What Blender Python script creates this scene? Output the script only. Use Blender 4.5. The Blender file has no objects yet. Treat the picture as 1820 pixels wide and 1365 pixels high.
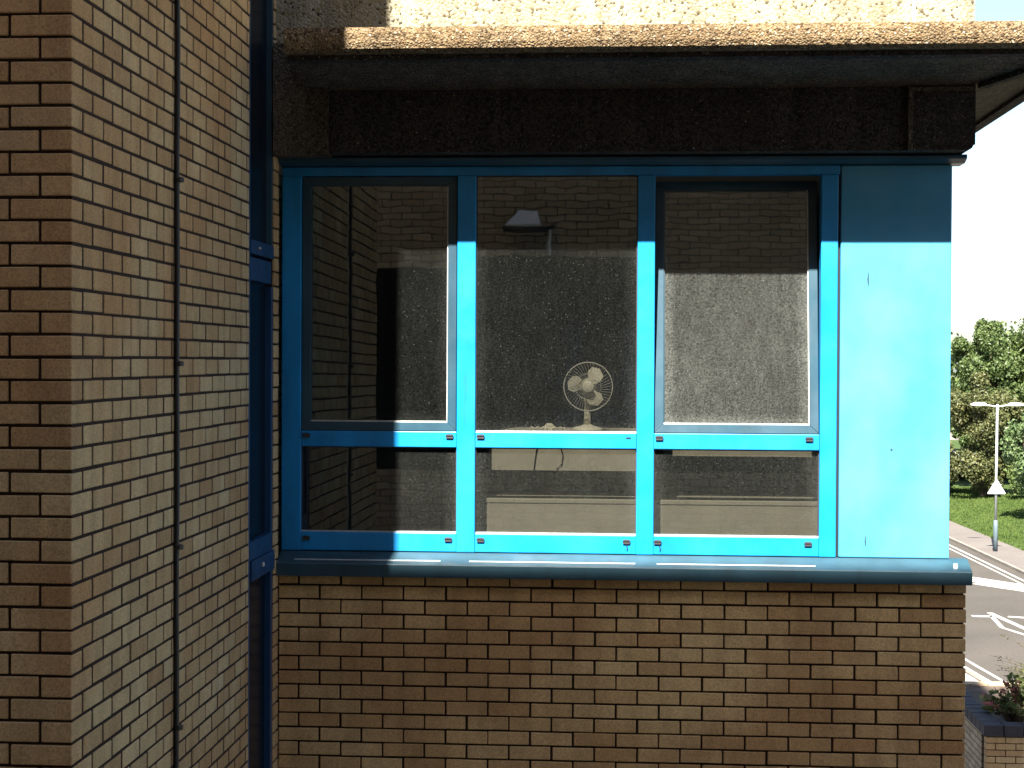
import bpy, bmesh, math, random
from mathutils import Vector, Matrix
random.seed(7)
S = bpy.context.scene
COL = S.collection
R = math.radians
H = 9.0                       # camera height above the courtyard; z values below are relative to it

# ------------------------------------------------------------------ camera
F = 2830.0 / 1820.0           # focal length in image widths
yaw, pitch, roll = math.atan(200/2830), math.atan(42.5/2830), 0.0047
cam = bpy.data.cameras.new('camera'); cam.sensor_width = 36; cam.lens = 36*F
cam.clip_start = 0.05; cam.clip_end = 6000
co = bpy.data.objects.new('camera', cam); COL.objects.link(co)
fa = Vector((-math.sin(yaw)*math.cos(pitch), math.cos(yaw)*math.cos(pitch), -math.sin(pitch)))
rr = Vector((math.cos(yaw), math.sin(yaw), 0)); uu = rr.cross(fa)
r2 = rr*math.cos(roll) + uu*math.sin(roll); u2 = uu*math.cos(roll) - rr*math.sin(roll)
co.matrix_world = Matrix(((r2.x, u2.x, -fa.x, 0), (r2.y, u2.y, -fa.y, 0), (r2.z, u2.z, -fa.z, H), (0, 0, 0, 1)))
S.camera = co

# ------------------------------------------------------------------ sky, sun, exposure
SUN = Vector((0.194, 1.0, -1.20)).normalized()      # direction the light travels
el = math.asin(-SUN.z); az = math.atan2(-SUN.x, -SUN.y)
w = bpy.data.worlds.new('World'); S.world = w; w.use_nodes = True
nt = w.node_tree; nt.nodes.clear()
sky = nt.nodes.new('ShaderNodeTexSky'); sky.sky_type = 'NISHITA'; sky.sun_disc = False
sky.sun_elevation = el; sky.sun_rotation = az; sky.air_density = 1.0; sky.dust_density = 1.3; sky.ozone_density = 1.5
bg = nt.nodes.new('ShaderNodeBackground'); bg.inputs[1].default_value = 0.052
ow = nt.nodes.new('ShaderNodeOutputWorld')
nt.links.new(sky.outputs[0], bg.inputs[0]); nt.links.new(bg.outputs[0], ow.inputs[0])
sl = bpy.data.lights.new('sun', 'SUN'); sl.energy = 5.0; sl.angle = R(0.53); sl.color = (1.0, 0.94, 0.84)
so = bpy.data.objects.new('sun', sl); COL.objects.link(so)
so.rotation_euler = SUN.to_track_quat('-Z', 'Y').to_euler(); so.location = (-6, -20, 40)
S.view_settings.view_transform = 'Standard'; S.view_settings.look = 'None'
S.view_settings.exposure = 2.5; S.view_settings.gamma = 1.0
S.cycles.max_bounces = 8; S.cycles.transparent_max_bounces = 16
S.cycles.caustics_reflective = False; S.cycles.caustics_refractive = False

# ------------------------------------------------------------------ materials
class NT:
    def __init__(s, name):
        s.m = bpy.data.materials.new(name); s.m.use_nodes = True; s.t = s.m.node_tree
        s.t.nodes.clear(); s.out = s.n('ShaderNodeOutputMaterial')
    def n(s, t, **k):
        x = s.t.nodes.new(t)
        for a, v in k.items(): setattr(x, a, v)
        return x
    def l(s, a, b): s.t.links.new(a, b)
    def bsdf(s, col=(.5, .5, .5), rough=.7, metal=0, spec=.5):
        b = s.n('ShaderNodeBsdfPrincipled')
        if isinstance(col, tuple): b.inputs['Base Color'].default_value = (*col, 1)
        else: s.l(col, b.inputs['Base Color'])
        if isinstance(rough, (int, float)): b.inputs['Roughness'].default_value = rough
        else: s.l(rough, b.inputs['Roughness'])
        b.inputs['Metallic'].default_value = metal; b.inputs['Specular IOR Level'].default_value = spec
        s.l(b.outputs[0], s.out.inputs[0]); s.b = b; return b
    def coord(s, kind='Object', scale=(1, 1, 1)):
        if kind == 'World': c = s.n('ShaderNodeNewGeometry').outputs['Position']
        else: c = s.n('ShaderNodeTexCoord').outputs[kind]
        m = s.n('ShaderNodeMapping'); m.inputs['Scale'].default_value = scale; s.l(c, m.inputs[0]); return m.outputs[0]
    def noise(s, vec, scale, detail=3, rough=.55):
        x = s.n('ShaderNodeTexNoise'); s.l(vec, x.inputs['Vector']); x.inputs['Scale'].default_value = scale
        x.inputs['Detail'].default_value = detail; x.inputs['Roughness'].default_value = rough; return x.outputs['Fac']
    def voro(s, vec, scale, feature='F1'):
        x = s.n('ShaderNodeTexVoronoi', feature=feature); s.l(vec, x.inputs['Vector']); x.inputs['Scale'].default_value = scale; return x
    def ramp(s, fac, stops, interp='LINEAR'):
        x = s.n('ShaderNodeValToRGB'); e = x.color_ramp; e.interpolation = interp
        while len(e.elements) < len(stops): e.elements.new(.5)
        for i, (p, c) in enumerate(stops):
            e.elements[i].position = p
            e.elements[i].color = (*c, 1) if isinstance(c, tuple) else (c, c, c, 1)
        s.l(fac, x.inputs[0]); return x.outputs[0]
    def mix(s, fac, a, b, mode='MIX'):
        x = s.n('ShaderNodeMix', data_type='RGBA', blend_type=mode)
        for v, i in ((fac, 0), (a, 6), (b, 7)):
            if isinstance(v, (int, float)): x.inputs[i].default_value = v
            elif isinstance(v, tuple): x.inputs[i].default_value = (*v, 1)
            else: s.l(v, x.inputs[i])
        return x.outputs[2]
    def math(s, op, a, b=None):
        x = s.n('ShaderNodeMath', operation=op)
        for i, v in ((0, a), (1, b)):
            if v is None: continue
            if isinstance(v, (int, float)): x.inputs[i].default_value = v
            else: s.l(v, x.inputs[i])
        return x.outputs[0]
    def bump(s, h, strength=.4, dist=.01):
        x = s.n('ShaderNodeBump'); x.inputs['Strength'].default_value = strength; x.inputs['Distance'].default_value = dist
        s.l(h, x.inputs['Height']); s.l(x.outputs[0], s.b.inputs['Normal'])

M = {}
BR = [(0, (.40, .26, .13)), (.12, (.45, .315, .165)), (.45, (.515, .385, .205)), (.75, (.55, .42, .235)), (1, (.49, .375, .205))]
def brick_mat(name, island, k=(1, 1, 1)):
    a = NT(name); BRK = [(p, tuple(x*y for x, y in zip(c, k))) for p, c in BR]
    if island: rnd = a.n('ShaderNodeNewGeometry').outputs['Random Per Island']
    else: rnd = a.n('ShaderNodeObjectInfo').outputs['Random']
    p = a.coord('World')
    c = a.ramp(rnd, BRK)
    big = a.noise(p, 1.3, 3)
    c = a.mix(a.ramp(big, [(.40, 0.), (.62, .7)]), c, (.37, .205, .09), 'MIX')
    fine = a.noise(p, 130, 5, .8)
    c = a.mix(.85, c, a.ramp(fine, [(.30, .45), (.5, 1.), (.72, 1.5)]), 'MULTIPLY')
    mid = a.noise(a.coord('World', (1, 1, .25)), 14, 4)
    c = a.mix(.5, c, a.ramp(mid, [(.3, .6), (.6, 1.)]), 'MULTIPLY')
    sp = a.ramp(a.noise(p, 75, 2), [(.22, .25), (.30, 1.)])
    c = a.mix(.8, c, sp, 'MULTIPLY')
    a.bsdf(c, .9, spec=.2); a.bump(a.math('ADD', fine, a.math('MULTIPLY', mid, 1.5)), .5, .004)
    return a.m
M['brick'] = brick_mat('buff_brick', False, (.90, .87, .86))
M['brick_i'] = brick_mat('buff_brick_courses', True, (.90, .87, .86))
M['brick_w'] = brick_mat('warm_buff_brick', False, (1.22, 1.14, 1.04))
def mortar():
    a = NT('dark_mortar'); p = a.coord('World')
    c = a.mix(a.noise(p, 9, 3), (.022, .017, .017), (.05, .03, .022))
    c = a.mix(.5, c, a.ramp(a.noise(p, 220, 3), [(.3, .5), (.7, 1.3)]), 'MULTIPLY')
    a.bsdf(c, .95, spec=.1); a.bump(a.noise(p, 220, 3), .6, .003); return a.m
M['mortar'] = mortar()
def masonry():                      # brickwork outside the part that is built brick by brick
    a = NT('far_brickwork'); g = a.n('ShaderNodeNewGeometry').outputs['Position']
    sx = a.n('ShaderNodeSeparateXYZ'); a.l(g, sx.inputs[0])
    cb = a.n('ShaderNodeCombineXYZ'); a.l(a.math('ADD', sx.outputs[0], sx.outputs[1]), cb.inputs[0]); a.l(sx.outputs[2], cb.inputs[1])
    b = a.n('ShaderNodeTexBrick'); a.l(cb.outputs[0], b.inputs['Vector'])
    b.inputs['Color1'].default_value = (.30, .22, .14, 1); b.inputs['Color2'].default_value = (.42, .33, .22, 1)
    b.inputs['Mortar'].default_value = (.05, .036, .03, 1); b.inputs['Scale'].default_value = 1
    b.inputs['Mortar Size'].default_value = .006; b.inputs['Brick Width'].default_value = .225; b.inputs['Row Height'].default_value = .075
    c = a.mix(.5, b.outputs[0], a.ramp(a.noise(g, 120, 3), [(.3, .6), (.7, 1.2)]), 'MULTIPLY')
    a.bsdf(c, .9, spec=.2); a.bump(a.math('SUBTRACT', 1., b.outputs['Fac']), .8, .01); return a.m
M['masonry'] = masonry()
def paint(name, col, rough, dirt=.5, pale_mix=0.0):
    a = NT(name); p = a.coord('World')
    v = a.noise(a.coord('World', (1, 1, .12)), 22, 4)
    sm = a.noise(p, 5, 4)
    c = a.mix(a.ramp(v, [(.58, 0.), (.80, dirt)]), col, tuple(x*.45+.01 for x in col))
    if pale_mix:
        lg = a.noise(a.coord('World', (1.3, 1, .8)), 1.7, 3)
        c = a.mix(a.ramp(lg, [(.36, pale_mix*1.25), (.64, pale_mix*.5)]), c, (.36, .52, .52))  # broad noise mixes in a paler tone
    else:
        lg = a.noise(a.coord('World', (1, 1, .35)), 6, 4)
        c = a.mix(.8, c, a.ramp(lg, [(.3, 1.12), (.7, .68)]), 'MULTIPLY')
    c = a.mix(a.ramp(a.noise(p, 60, 3), [(.20, .6), (.30, 0.)]), c, tuple(x*.35 for x in col))
    a.bsdf(c, a.ramp(sm, [(.3, rough-.08), (.7, rough+.1)]), spec=.5); a.bump(a.noise(p, 90, 2), .05, .002); return a.m
M['blue'] = paint('blue_frame_paint', (.006, .218, .53), .38)
M['panel'] = paint('blue_panel_paint', (.018, .235, .46), .42, .3, .13)
M['sash'] = paint('grey_blue_sash_paint', (.020, .060, .090), .38, .3)
M['sill'] = paint('blue_sill_paint', (.016, .055, .080), .55, .9)
M['navy'] = paint('side_window_paint', (.010, .045, .115), .4)
def simple(name, col, rough=.6, metal=0, spec=.5, nz=0, nscale=40):
    a = NT(name); c = col
    if nz:
        p = a.coord('World'); c = a.mix(nz, col, a.ramp(a.noise(p, nscale, 4), [(.3, .4), (.7, 1.4)]), 'MULTIPLY')
    a.bsdf(c, rough, metal, spec); return a.m
M['alu_highlight'] = simple('pale_aluminium_highlight', (.55, .56, .55), .45, .6, nz=.3)  # pale metal that also paints edge highlights on beads and sill
M['cap'] = simple('black_plastic_cap', (.035, .035, .04), .5, nz=.3, nscale=200)
M['rubber'] = simple('black_cable', (.012, .012, .014), .5)
M['galv'] = simple('galvanised_wire', (.42, .40, .36), .5, .3)
def concrete(name, light, brown, dark, dots, scale, bumpd, contrast=.8, spark=None):
    a = NT(name); p = a.coord('World')
    v = a.voro(p, scale); hs = a.n('ShaderNodeSeparateColor'); a.l(v.outputs['Color'], hs.inputs[0])
    c = a.ramp(hs.outputs[0], [(0, dark), (dots, dark), (dots+.02, brown), (.55, light), (1, tuple(x*1.12 for x in light))])
    big = a.noise(p, 3.5, 4)
    c = a.mix(a.ramp(big, [(.35, 0.), (.75, .6)]), c, brown)
    st = a.noise(a.coord('World', (1, 1, .08)), 9, 5, .65)
    c = a.mix(.75, c, a.ramp(st, [(.3, 1.15), (.65, .5)]), 'MULTIPLY')
    if spark:
        nv = a.n('ShaderNodeTexNoise'); a.l(p, nv.inputs['Vector']); nv.inputs['Scale'].default_value = 70; q2 = a.n('ShaderNodeVectorMath', operation='MULTIPLY_ADD'); a.l(nv.outputs['Color'], q2.inputs[0]); q2.inputs[1].default_value = (.018, .018, .018); a.l(p, q2.inputs[2])
        w2 = a.voro(q2.outputs[0], scale*.75); h2 = a.n('ShaderNodeSeparateColor'); a.l(w2.outputs['Color'], h2.inputs[0])
        dt = a.math('MULTIPLY', a.ramp(h2.outputs[1], [(.78, 0.), (.88, 1.)]), a.ramp(w2.outputs['Distance'], [(.22, 1.), (.46, 0.)]))
        c = a.mix(dt, c, spark)
    d = a.ramp(v.outputs['Distance'], [(0., 1.), (.75, .35)])
    c = a.mix(contrast, c, d, 'MULTIPLY')
    a.bsdf(c, .92, spec=.2)
    a.bump(a.math('SUBTRACT', 1., v.outputs['Distance']), .8, bumpd); return a.m
M['agg'] = concrete('exposed_aggregate', (.28, .205, .12), (.19, .12, .055), (.06, .04, .025), .14, 105, .008, .6, spark=(.55, .49, .37))
M['aggw'] = concrete('pale_aggregate_render', (.36, .33, .255), (.30, .25, .14), (.07, .06, .04), .07, 75, .006, .25)
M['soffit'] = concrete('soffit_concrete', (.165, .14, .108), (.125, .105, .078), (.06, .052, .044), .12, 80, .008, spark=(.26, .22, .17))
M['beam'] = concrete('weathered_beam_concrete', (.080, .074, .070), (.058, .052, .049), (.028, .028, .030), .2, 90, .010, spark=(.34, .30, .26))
def glass(name, dirt, tr=.60, refl=.115, seed=0., fleck=1.0):
    a = NT(name); p = a.coord('World')
    sx = a.n('ShaderNodeSeparateXYZ'); tc = a.n('ShaderNodeTexCoord'); a.l(tc.outputs['Generated'], sx.inputs[0])
    mp = a.n('ShaderNodeMapping'); mp.inputs['Location'].default_value = (seed, seed*1.7, seed*.6); a.l(p, mp.inputs[0]); q = mp.outputs[0]
    ms = a.n('ShaderNodeMapping'); ms.inputs['Scale'].default_value = (1, 1, .3); a.l(q, ms.inputs[0])
    fine = a.ramp(a.noise(q, 105, 5, .9), [(.38, .05), (.64, 1.75)])
    strk = a.ramp(a.noise(ms.outputs[0], 30, 5, .7), [(.30, .7), (.7, 1.2)])
    big = a.ramp(a.noise(q, 2.2, 2), [(.3, .78), (.7, 1.15)])
    k = a.math('MULTIPLY', a.math('MULTIPLY', fine, strk), big)
    def edge(o, wd):                # grime gathers along the edges of a pane
        e = a.math('MINIMUM', o, a.math('SUBTRACT', 1., o)); return a.ramp(e, [(0., 1.), (wd, 0.)])
    e = a.math('ADD', edge(sx.outputs[0], .09), edge(sx.outputs[2], .05))
    k = a.math('MULTIPLY', k, a.math('ADD', 1., a.math('MULTIPLY', e, 1.2)))
    k = a.math('MULTIPLY', k, dirt)
    fl = a.voro(q, 135); fh = a.n('ShaderNodeSeparateColor'); a.l(fl.outputs['Color'], fh.inputs[0])
    dot = a.math('MULTIPLY', a.ramp(fh.outputs[0], [(.955, 0.), (.965, 1.)], 'CONSTANT'), a.ramp(fl.outputs['Distance'], [(.22, 1.), (.34, 0.)]))
    k = a.math('MINIMUM', a.math('ADD', k, a.math('MULTIPLY', dot, .10*fleck)), 1.)
    tn = a.n('ShaderNodeBsdfTransparent'); tn.inputs[0].default_value = (tr, tr, tr*.98, 1)
    gl = a.n('ShaderNodeBsdfGlossy'); gl.inputs['Roughness'].default_value = .015; gl.inputs['Color'].default_value = (.78, .88, .95, 1)
    b = a.n('ShaderNodeBump'); b.inputs['Strength'].default_value = .25; b.inputs['Distance'].default_value = .0010
    a.l(a.noise(q, 5.5, 1), b.inputs['Height']); a.l(b.outputs[0], gl.inputs['Normal'])
    fr = a.n('ShaderNodeLayerWeight'); fr.inputs[0].default_value = .5
    f = a.math('ADD', a.math('MULTIPLY', a.math('POWER', fr.outputs['Facing'], 3.), .5), refl)
    m1 = a.n('ShaderNodeMixShader'); a.l(f, m1.inputs[0]); a.l(tn.outputs[0], m1.inputs[1]); a.l(gl.outputs[0], m1.inputs[2])
    df = a.n('ShaderNodeBsdfDiffuse'); df.inputs[0].default_value = (.43, .46, .43, 1)
    m2 = a.n('ShaderNodeMixShader'); a.l(k, m2.inputs[0]); a.l(m1.outputs[0], m2.inputs[1]); a.l(df.outputs[0], m2.inputs[2])
    a.l(m2.outputs[0], a.out.inputs[0]); return a.m
M['glass1'] = glass('dusty_tinted_glass', .010, seed=1.3)
M['glass2'] = glass('dusty_tinted_glass_centre', .012, seed=5.1)
M['glass3'] = glass('grimy_tinted_glass', .062, seed=9.7, fleck=1.6)
M['glass4'] = glass('dusty_tinted_glass_low', .017, seed=14.2)
M['dglass'] = simple('dark_side_glass', (.004, .009, .017), .25, spec=.12)
M['wglass'] = simple('dark_window_glass', (.006, .008, .012), .08)
M['cream'] = simple('cream_plastic', (.62, .58, .45), .5, nz=.15)
M['board'] = simple('cream_laminate', (.45, .42, .32), .6, nz=.2, nscale=8)
M['room'] = simple('room_shade_paint', (.10, .10, .10), .9, nz=.2, nscale=3)  # darkness of the dim room put into the wall colour
M['carpet'] = simple('dark_carpet', (.018, .02, .024), .95, nz=.4, nscale=80)
M['shade'] = simple('pale_lampshade', (.60, .64, .70), .6)
M['wire'] = simple('fan_wire', (.55, .53, .45), .4)
def ground_mat(name, c1, c2, sc, fine=30, rough=.95):
    a = NT(name); p = a.coord('World')
    c = a.mix(a.ramp(a.noise(p, sc, 4), [(.3, 0.), (.7, 1.)]), c1, c2)
    c = a.mix(.35, c, a.ramp(a.noise(p, fine, 4, .7), [(.3, .5), (.7, 1.4)]), 'MULTIPLY')
    a.bsdf(c, rough, spec=.2); a.bump(a.noise(p, fine, 3), .5, .02); return a.m
M['ground'] = ground_mat('courtyard_paving', (.12, .11, .10), (.17, .155, .135), .3)
M['road'] = ground_mat('worn_asphalt', (.048, .0425, .036), (.064, .056, .047), .25, 12)
M['pave'] = ground_mat('pink_grey_pavement', (.095, .082, .074), (.12, .106, .096), .4, 15)
M['kerb'] = ground_mat('kerb_stone', (.13, .115, .095), (.20, .175, .15), 1.2, 20)
M['line'] = ground_mat('worn_white_line', (.22, .21, .195), (.42, .41, .385), .9, 14, .7)
M['grass'] = ground_mat('mown_grass', (.027, .050, .008), (.044, .066, .015), .35, 6)
M['blade'] = ground_mat('grass_blade', (.030, .055, .008), (.055, .080, .018), 1.0, 6)
M['soil'] = ground_mat('planter_soil', (.05, .037, .028), (.10, .075, .055), 6, 60)
M['coping'] = ground_mat('blue_brick_coping', (.030, .030, .036), (.05, .046, .05), 5, 90, .8)
M['cobble'] = ground_mat('pale_block_paving', (.22, .20, .17), (.34, .31, .26), 1.5, 20)
M['steel'] = simple('galvanised_steel', (.40, .42, .42), .45, .3, nz=.3, nscale=3)
M['navysteel'] = simple('painted_post_base', (.10, .14, .16), .5, .2, nz=.4, nscale=6)
M['lantern'] = simple('white_lantern', (.75, .76, .76), .4)
M['signback'] = simple('grey_sign_back', (.36, .37, .38), .5, .3)
M['bark'] = ground_mat('bark', (.06, .045, .032), (.11, .085, .06), 3, 20)
def leaf(name, c1, c2, c3):
    a = NT(name); g = a.n('ShaderNodeNewGeometry')
    c = a.ramp(g.outputs['Random Per Island'], [(0, c1), (.55, c2), (1, c3)])
    d = a.n('ShaderNodeBsdfDiffuse'); a.l(c, d.inputs[0])
    t = a.n('ShaderNodeBsdfTranslucent'); a.l(c, t.inputs[0])
    gl = a.n('ShaderNodeBsdfGlossy'); gl.inputs['Roughness'].default_value = .45
    m = a.n('ShaderNodeMixShader'); m.inputs[0].default_value = .3; a.l(d.outputs[0], m.inputs[1]); a.l(t.outputs[0], m.inputs[2])
    m2 = a.n('ShaderNodeMixShader'); m2.inputs[0].default_value = .02; a.l(m.outputs[0], m2.inputs[1]); a.l(gl.outputs[0], m2.inputs[2])
    a.l(m2.outputs[0], a.out.inputs[0]); return a.m
M['leafA'] = leaf('dark_green_leaf', (.036, .062, .018), (.068, .102, .030), (.105, .14, .048))
M['leafB'] = leaf('mid_green_leaf', (.05, .08, .02), (.09, .13, .038), (.135, .165, .058))
M['leafC'] = leaf('bronze_green_leaf', (.044, .056, .02), (.088, .098, .036), (.13, .128, .05))
M['leafD'] = leaf('light_green_leaf', (.06, .10, .035), (.10, .15, .06), (.15, .20, .09))
M['leafP'] = leaf('photinia_leaf', (.045, .075, .018), (.12, .15, .05), (.20, .20, .08))
M['leafR'] = leaf('young_red_leaf', (.22, .05, .05), (.32, .10, .09), (.30, .16, .11))

# ------------------------------------------------------------------ builders
ORG = {}
class MB:
    def __init__(s): s.v = []; s.f = []
    def poly(s, pts, faces):
        o = len(s.v); s.v += [tuple(p) for p in pts]; s.f += [tuple(i+o for i in f) for f in faces]; return s
    def box(s, x0, x1, y0, y1, z0, z1):
        return s.poly([(x0, y0, z0), (x1, y0, z0), (x1, y1, z0), (x0, y1, z0), (x0, y0, z1), (x1, y0, z1), (x1, y1, z1), (x0, y1, z1)],
                      [(0, 3, 2, 1), (4, 5, 6, 7), (0, 1, 5, 4), (1, 2, 6, 5), (2, 3, 7, 6), (3, 0, 4, 7)])
    def prism(s, prof, axis, a, b):            # a closed profile pushed along one axis
        def P(p, t):
            return {'x': (t, p[0], p[1]), 'y': (p[0], t, p[1]), 'z': (p[0], p[1], t)}[axis]
        n = len(prof); o = [P(p, a) for p in prof] + [P(p, b) for p in prof]
        return s.poly(o, [tuple(range(n)), tuple(range(2*n-1, n-1, -1))] + [(i, i+n, (i+1) % n+n, (i+1) % n) for i in range(n)])
    def tube(s, pts, rad, n=8, cap=True):
        pts = [Vector(p) for p in pts]; rad = rad if isinstance(rad, (list, tuple)) else [rad]*len(pts); o = len(s.v)
        for i, p in enumerate(pts):
            t = (pts[min(i+1, len(pts)-1)] - pts[max(i-1, 0)]).normalized()
            a = t.cross(Vector((0, 0, 1)) if abs(t.z) < .9 else Vector((1, 0, 0))).normalized(); b = t.cross(a)
            for k in range(n):
                q = p + rad[i]*(a*math.cos(2*math.pi*k/n) + b*math.sin(2*math.pi*k/n)); s.v.append(tuple(q))
        for i in range(len(pts)-1):
            for k in range(n): s.f.append((o+i*n+k, o+i*n+(k+1) % n, o+(i+1)*n+(k+1) % n, o+(i+1)*n+k))
        if cap: s.f.append(tuple(o+k for k in range(n))[::-1]); s.f.append(tuple(o+(len(pts)-1)*n+k for k in range(n)))
        return s
    def lathe(s, prof, c, axis='z', n=20):
        o = len(s.v)
        for r, h in prof:
            for k in range(n):
                a = 2*math.pi*k/n; x, y = r*math.cos(a), r*math.sin(a)
                s.v.append((c[0]+x, c[1]+y, c[2]+h) if axis == 'z' else (c[0]+x, c[1]+h, c[2]+y))
        for i in range(len(prof)-1):
            for k in range(n): s.f.append((o+i*n+k, o+i*n+(k+1) % n, o+(i+1)*n+(k+1) % n, o+(i+1)*n+k))
        s.f.append(tuple(o+k for k in range(n))[::-1]); s.f.append(tuple(o+(len(prof)-1)*n+k for k in range(n))); return s
    def mesh(s, name, off=(0, 0, 0)):
        me = bpy.data.meshes.new(name); me.from_pydata([(x-off[0], y-off[1], z-off[2]) for x, y, z in s.v], [], s.f)
        bm = bmesh.new(); bm.from_mesh(me); bmesh.ops.recalc_face_normals(bm, faces=bm.faces); bm.to_mesh(me); bm.free()
        return me
    def build(s, name, mat, parent=None, origin=None, bevel=0, smooth=False):
        if origin is None:
            if parent is not None: origin = ORG[parent.name]
            else:
                xs, ys, zs = zip(*s.v); origin = ((min(xs)+max(xs))/2, (min(ys)+max(ys))/2, min(zs))
        o = bpy.data.objects.new(name, s.mesh(name, origin)); COL.objects.link(o); o.data.materials.append(M[mat])
        ORG[o.name] = origin
        if parent is None: o.location = (origin[0], origin[1], origin[2]+H)
        else:
            o.parent = parent; po = ORG[parent.name]; o.location = tuple(a-b for a, b in zip(origin, po))
        if bevel:
            m = o.modifiers.new('bevel', 'BEVEL'); m.width = bevel; m.segments = 2; m.limit_method = 'ANGLE'
        if smooth:
            for p in o.data.polygons: p.use_smooth = True
        return o
def thing(name, label, cat, loc, group=None):
    o = bpy.data.objects.new(name, None); COL.objects.link(o); o.empty_display_size = .2
    o.location = (loc[0], loc[1], loc[2]+H); ORG[o.name] = loc; return tag(o, label, cat, group)
def tag(o, label, cat, group=None):
    o['label'] = label; o['category'] = cat
    if group: o['group'] = group
    return o
def struct(o): o['kind'] = 'structure'; return o
def box(*a): return MB().box(*a)

# ------------------------------------------------------------------ ground, road, pavements (real ground is 9 m below the eye)
G = -9.0
struct(MB().poly([(-1500, -1500, G), (1500, -1500, G), (1500, 1500, G), (-1500, 1500, G)], [(0, 1, 2, 3)]).build('ground', 'ground'))
def strip(left, right, z): 
    m = MB(); n = len(left)
    return m.poly([(x, y, z) for x, y in left] + [(x, y, z) for x, y in right], [(i, i+n, i+n+1, i+1) for i in range(n-1)])
far = [(19.5, 10), (17.9, 45), (17.0, 66), (16.55, 78), (15.6, 100), (14, 135)]     # far kerb line of the road
near = [(13.2, 10), (11.6, 30), (10.25, 44), (9.55, 50), (8.6, 60), (7.3, 80), (4.5, 135)]
def at_y(line, y):
    for (x0, y0), (x1, y1) in zip(line, line[1:]):
        if y <= y1: return x0+(x1-x0)*(y-y0)/(y1-y0)
    return line[-1][0]
ys = [10, 30, 44, 50, 55, 60, 66, 72, 78, 90, 100, 135]
struct(strip([(at_y(near, y), y) for y in ys], [(at_y(far, y), y) for y in ys], G+.02).build('road', 'road'))
road = bpy.data.objects['road']
# far pavement and grass verge with a real kerb step
k = MB()
for y0, y1 in zip(ys, ys[1:]):
    x0, x1 = at_y(far, y0), at_y(far, y1)
    k.poly([(x0, y0, G), (x1, y1, G), (x1+.16, y1, G), (x0+.16, y0, G), (x0, y0, G+.14), (x1, y1, G+.14), (x1+.16, y1, G+.14), (x0+.16, y0, G+.14)],
           [(0, 1, 5, 4), (4, 5, 6, 7), (3, 2, 6, 7)])
struct(k.build('kerb', 'kerb'))
pv = MB(); n = len(ys)
pv.poly([(at_y(far, y)+.16, y, G+.135) for y in ys]+[(at_y(far, y)+2.15, y, G+.15) for y in ys], [(i, i+n, i+n+1, i+1) for i in range(n-1)])
struct(pv.build('pavement', 'pave'))
gv = MB(); cols = [2.15, 5, 9, 16, 30, 70]; hs = [.16, .35, .75, 1.2, 1.6, 2.0]
pts = []; fs = []
yy = [10, 30, 50, 60, 70, 80, 90, 100, 112, 135, 180]
for y in yy:
    for c, h in zip(cols, hs): pts.append((at_y(far, min(y, 135))+c, y, G+h*min(1, .25+max(0, (125-y))/60)))
for i in range(len(yy)-1):
    for j in range(len(cols)-1): a = i*len(cols)+j; fs.append((a, a+1, a+1+len(cols), a+len(cols)))
struct(gv.poly(pts, fs).build('grass_verge', 'grass'))
def gz(x, y):
    c = x-at_y(far, min(y, 135)); k = min(1, .25+max(0, 125-y)/60)
    for c0, c1, h0, h1 in zip(cols, cols[1:], hs, hs[1:]):
        if c <= c1: return G+k*(h0+(h1-h0)*max(0, c-c0)/(c1-c0))
    return G+k*hs[-1]
bl = MB()
for i in range(26000):
    y = random.uniform(66, 112); x = at_y(far, y)+random.uniform(2.1, 9.5); z = gz(x, y); h = random.uniform(.05, .13); a = random.uniform(0, 3.14)
    dx, dy = .05*math.cos(a), .05*math.sin(a); lx, ly = random.uniform(-.05, .05), random.uniform(-.05, .05)
    bl.poly([(x-dx, y-dy, z-.02), (x+dx, y+dy, z-.02), (x+lx, y+ly, z+h)], [(0, 1, 2)])
o = bl.build('grass', 'blade'); o['kind'] = 'stuff'; tag(o, 'short sunlit grass on the verge behind the street lamp', 'grass')
# a pale far carriageway beyond the trees
struct(strip([(15.5, 132), (60, 138)], [(15.5, 118), (60, 122)], G+.9).build('far_road', 'pave'))
# painted lines, each stroke a sheet 4 mm above the asphalt
def stroke(pts, wd, name='road_marking'):
    m = MB(); L = []; Rr = []
    for i, p in enumerate(pts):
        a = Vector(pts[max(i-1, 0)]); b = Vector(pts[min(i+1, len(pts)-1)]); d = (b-a).normalized(); nn = Vector((-d.y, d.x))*wd/2
        L.append((p[0]+nn.x, p[1]+nn.y)); Rr.append((p[0]-nn.x, p[1]-nn.y))
    o = strip(L, Rr, G+.026).build(name, 'line', road, origin=None); return o
stroke([(at_y(far, y)-.55, y) for y in (56, 66, 78, 95)], .13)
stroke([(at_y(far, y)-.9, y) for y in (56, 66, 78, 95)], .10)
for i in range(4): stroke([(14.2, 67.9-.75*i), (16.2, 65.2-.75*i)], .30)
stroke([(12.3, 57.2), (13.0, 57.2)], .35); stroke([(13.0, 57.3), (12.8, 54.8), (13.25, 53.3), (13.6, 51.5)], .16)
stroke([(13.1, 58.0), (13.5, 54.8), (13.9, 52)], .22); stroke([(13.55, 57.2), (14.4, 56.9)], .3)
stroke([(at_y(near, y)+.62, y) for y in (38, 44, 48, 54, 60)], .11)
stroke([(at_y(near, y)+.22, y) for y in (38, 44, 48, 54, 60)], .10); stroke([(at_y(near, y)+.05, y) for y in (38, 44, 48, 54, 60)], .09)
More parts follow.
